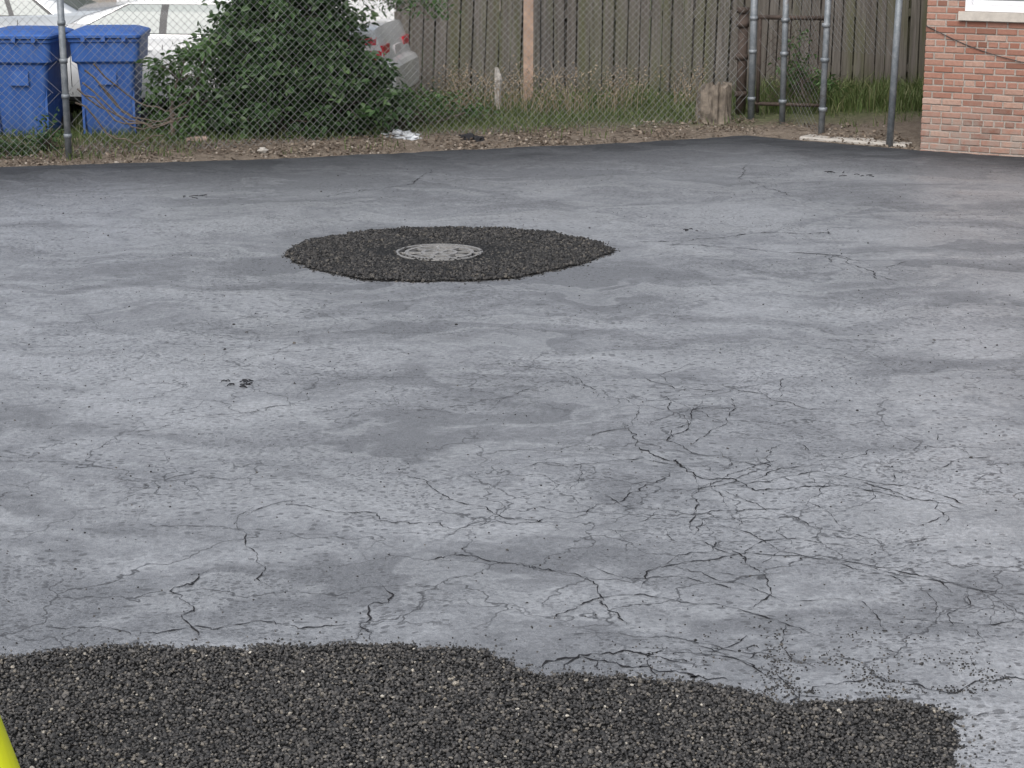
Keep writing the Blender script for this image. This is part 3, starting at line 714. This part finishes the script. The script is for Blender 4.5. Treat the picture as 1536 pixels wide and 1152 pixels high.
def blades(name,pts,hmin,hmax,w,mat,parent=None):
    n=len(pts); P=np.array(pts); a=rng.uniform(0,6.28,n); h=rng.uniform(hmin,hmax,n)*rng.uniform(.6,1,n); ln=rng.uniform(.1,.7,n)*h; b=rng.uniform(0,6.28,n)
    s=np.stack([np.cos(a),np.sin(a),0*a],-1)*w*rng.uniform(.6,1.3,n)[:,None]; l=np.stack([np.cos(b),np.sin(b),0*b],-1)*ln[:,None]; z=np.array([0,0,1.])
    m=P+l*.35+z*(h*.6)[:,None]; t=P+l+z*(h*.95)[:,None]
    Vv=np.stack([P-s,P+s,m+s*.7,m-s*.7,t+s*.1,t-s*.1],1).reshape(-1,3); k=np.arange(n)[:,None]*6
    Ff=np.concatenate([np.concatenate([k,k+1,k+2,k+3],1),np.concatenate([k+3,k+2,k+4,k+5],1)])
    return mk_np(name,Vv,Ff,mat,parent)
G=[];G2=[]
def okg(x,y): return x<HX+(y-HY)*.52-.02
for i in range(85000):
    x=random.uniform(-8,6.3); y=random.uniform(18.7,23.9); d=y-edgeY(x)
    if d<.15 or not okg(x,y): continue
    dens=noise.noise(Vector((x*.9,y*1.2,2)))*.6+noise.noise(Vector((x*3,y*3,2)))*.45
    if x<2.6: lim=min(1,max(0,(d-.42-.35*max(0,x+.5)*.3)/.8))*.85
    else: lim=min(1,max(0,(y-21.5)/.8))
    if x<-3: lim=max(lim,.5)
    if lim+dens*.9>random.random()*.9+.12:
        p=(x,y,bank_z(x,y)-.005)
        (G if (x<2.8 or y<22) else G2).append(p)
par=empty('grass')
blades('short_grass',G,.04,.16,.005,GRASSM,par); blades('tall_grass',G2,.12,.36,.007,GRASSM,par)
T=[]
for i in range(6500):
    x=random.uniform(-3.4,5.5); y=random.uniform(22.3,23.3)-(.0 if x>-1.3 else 1.2)
    if noise.noise(Vector((x*1.8,y,7)))+.08>random.random()*.5: T.append((x,y,bank_z(x,y)))
blades('tufts',T,.1,.34,.006,GRASSM,par)
D=[]
for c in range(24):
    cx=random.gauss(.9,.8); cy=random.uniform(21.6,22.9)
    for k in range(18): D.append((cx+random.gauss(0,.14),cy+random.gauss(0,.08),bank_z(cx,cy)))
for c in range(6):
    cx=random.uniform(-1.0,-.2); cy=random.uniform(21.6,22.6)
    for k in range(14): D.append((cx+random.gauss(0,.09),cy+random.gauss(0,.07),bank_z(cx,cy)))
par=empty('dry_weeds'); blades('stalks',D,.15,.60,.0035,DRY,par)
C=[]
for p in D:
    h=random.uniform(.15,.45)
    for k in range(4): C.append((p[0]+random.gauss(0,.08),p[1]+random.gauss(0,.05),p[2]+h+random.gauss(0,.05)))
leaves('seed_heads',np.array(C),.032,DRY,par)
C=[];S=[]
for i in range(15000):
    x=random.uniform(-8,3.95); y=edgeY(x)+abs(random.gauss(.1,.5))+.02
    if x>2.7 and y>21.3: continue
    if noise.noise(Vector((x*1.6,y*2.5,5)))+.5<random.random(): continue
    if random.random()<.6: C.append((x,y,bank_z(x,y)+.004+random.random()*.012))
    elif random.random()<.5: S.append((x,y,bank_z(x,y)+.002))
par=empty('leaf_litter'); leaves('fallen_leaves',np.array(C),.04,LITTER,par,droop=0.,asp=.55)
V=[];F=[]
for i in range(420):
    x=random.uniform(-6,3.0); y=edgeY(x)+random.uniform(.05,.9); a=random.uniform(0,6.28); l=random.uniform(.05,.22); z=bank_z(x,y)+.012
    tube(V,F,[(x,y,z),(x+l*.5*math.cos(a),y+l*.5*math.sin(a),z+.02),(x+l*math.cos(a+.2),y+l*math.sin(a+.2),z+.01)],.003,4,False)
mk('fallen_twigs',V,F,BARK,par)
c2=NT('soil_clod'); r_=c2.rnd(); CL2=c2.fin(c2.ramp(r_,[(0,(.06,.05,.04)),(.6,(.17,.14,.11)),(1,(.36,.32,.28))]),.9)
stones('soil_clods',np.array(S),rng.uniform(.006,.022,len(S)),CL2,par)
def chunk(name,loc,s,mat,seed,sub=2,amp=.35):
    bm=bmesh.new(); bmesh.ops.create_icosphere(bm,subdivisions=sub,radius=1)
    for v in bm.verts:
        n=1+amp*noise.noise(v.co*1.7+Vector((seed,0,0)))+amp*.6*noise.noise(v.co*4+Vector((seed,3,0)))
        v.co=Vector((v.co.x*s[0]*n,v.co.y*s[1]*n,v.co.z*s[2]*n))
    me=bpy.data.meshes.new(name); bm.to_mesh(me); bm.free(); me.materials.append(mat)
    o=bpy.data.objects.new(name,me); o.location=loc; return link(o)
chunk('plastic_litter',(-1.15,20.1,.08),(.13,.07,.035),PLASTIC,1,4,1.3)
chunk('plastic_litter',(-1.02,20.0,.07),(.07,.05,.03),PLASTIC,5,4,1.3)
V=[];F=[]; box(V,F,-.11,.11,-.05,.05,0,.06,Matrix.Translation((-3.12,19.75,.06))@Matrix.Rotation(.2,4,'Z')); o=mk('loose_brick',V,F,simple('old_brick',(.46,.34,.29),.9,.2,20))
o.modifiers.new('b','BEVEL').width=.01
chunk('rubble',(-.45,20.05,.07),(.10,.07,.045),CRK,3,2,.7); chunk('rubble',(-.33,20.0,.06),(.06,.05,.04),CRK,9,2,.7); chunk('rubble',(-2.4,19.2,.06),(.05,.04,.03),CONC,12,2,.6)
par=empty('bare_vine'); V=[];F=[]
random.seed(3)
for k in range(7):
    x0=-4.15+random.uniform(0,.15); pts=[]; L=random.uniform(.6,1.0); dep=random.uniform(.25,.5)
    for i in range(10):
        u=i/9; pts.append((x0+L*u,18.9+.12*k+.05*math.sin(u*5+k),max(.07,.55+.05*k-dep*math.sin(u*2.2)*1.1+.1*noise.noise(Vector((u*4,k,0))))))
    tube(V,F,pts,[.010-.0005*i for i in range(10)],5)
mk('branches',V,F,BARK,par)
# ---------------------------------------------------------------- yellow cone at the near left
par=empty('traffic_cone',(-1.56,5.2,.03))
V=[];F=[]
n=32; rr=[(.22,.035),(.20,.05),(.10,.42),(.035,.69),(.03,.70)]
loft(V,F,[[Vector((r*math.cos(2*math.pi*k/n),r*math.sin(2*math.pi*k/n),z)) for k in range(n)] for r,z in rr]); mk('cone_body',V,F,YEL,par,True)
V=[];F=[]; loft(V,F,[rrect(.24,.24,.05,0),rrect(.24,.24,.05,.03),rrect(.22,.22,.05,.034)]); mk('cone_base',V,F,YEL,par)
# ---------------------------------------------------------------- light, world, camera
w=bpy.data.worlds.new('World'); sc.world=w; w.use_nodes=True; nt=w.node_tree; bg=nt.nodes['Background']
sky=nt.nodes.new('ShaderNodeTexSky'); sky.sky_type='NISHITA'; sky.sun_disc=False
el,rot=R(50),R(200)
sky.sun_elevation=el; sky.sun_rotation=rot; sky.dust_density=4; sky.air_density=1.0; sky.ozone_density=1.0
hs=nt.nodes.new('ShaderNodeHueSaturation'); hs.inputs['Saturation'].default_value=.47
nt.links.new(sky.outputs[0],hs.inputs['Color']); nt.links.new(hs.outputs[0],bg.inputs[0]); bg.inputs[1].default_value=.15
sd=bpy.data.lights.new('sun','SUN'); sd.energy=2.1; sd.angle=R(45); sd.color=(1,.98,.95)
so=link(bpy.data.objects.new('sun',sd))
dirv=Vector((math.sin(rot)*math.cos(el),math.cos(rot)*math.cos(el),math.sin(el)))
so.rotation_euler=dirv.to_track_quat('Z','Y').to_euler(); so.location=(0,0,20)
cd=bpy.data.cameras.new('camera'); cd.lens=70.3; cd.sensor_width=36; cd.clip_end=2000; cd.clip_start=.05
co=link(bpy.data.objects.new('camera',cd)); co.location=(0,0,2.7); co.rotation_euler=(R(90-14.5),0,0); sc.camera=co
sc.view_settings.view_transform='Standard'; sc.view_settings.look='None'; sc.view_settings.exposure=0
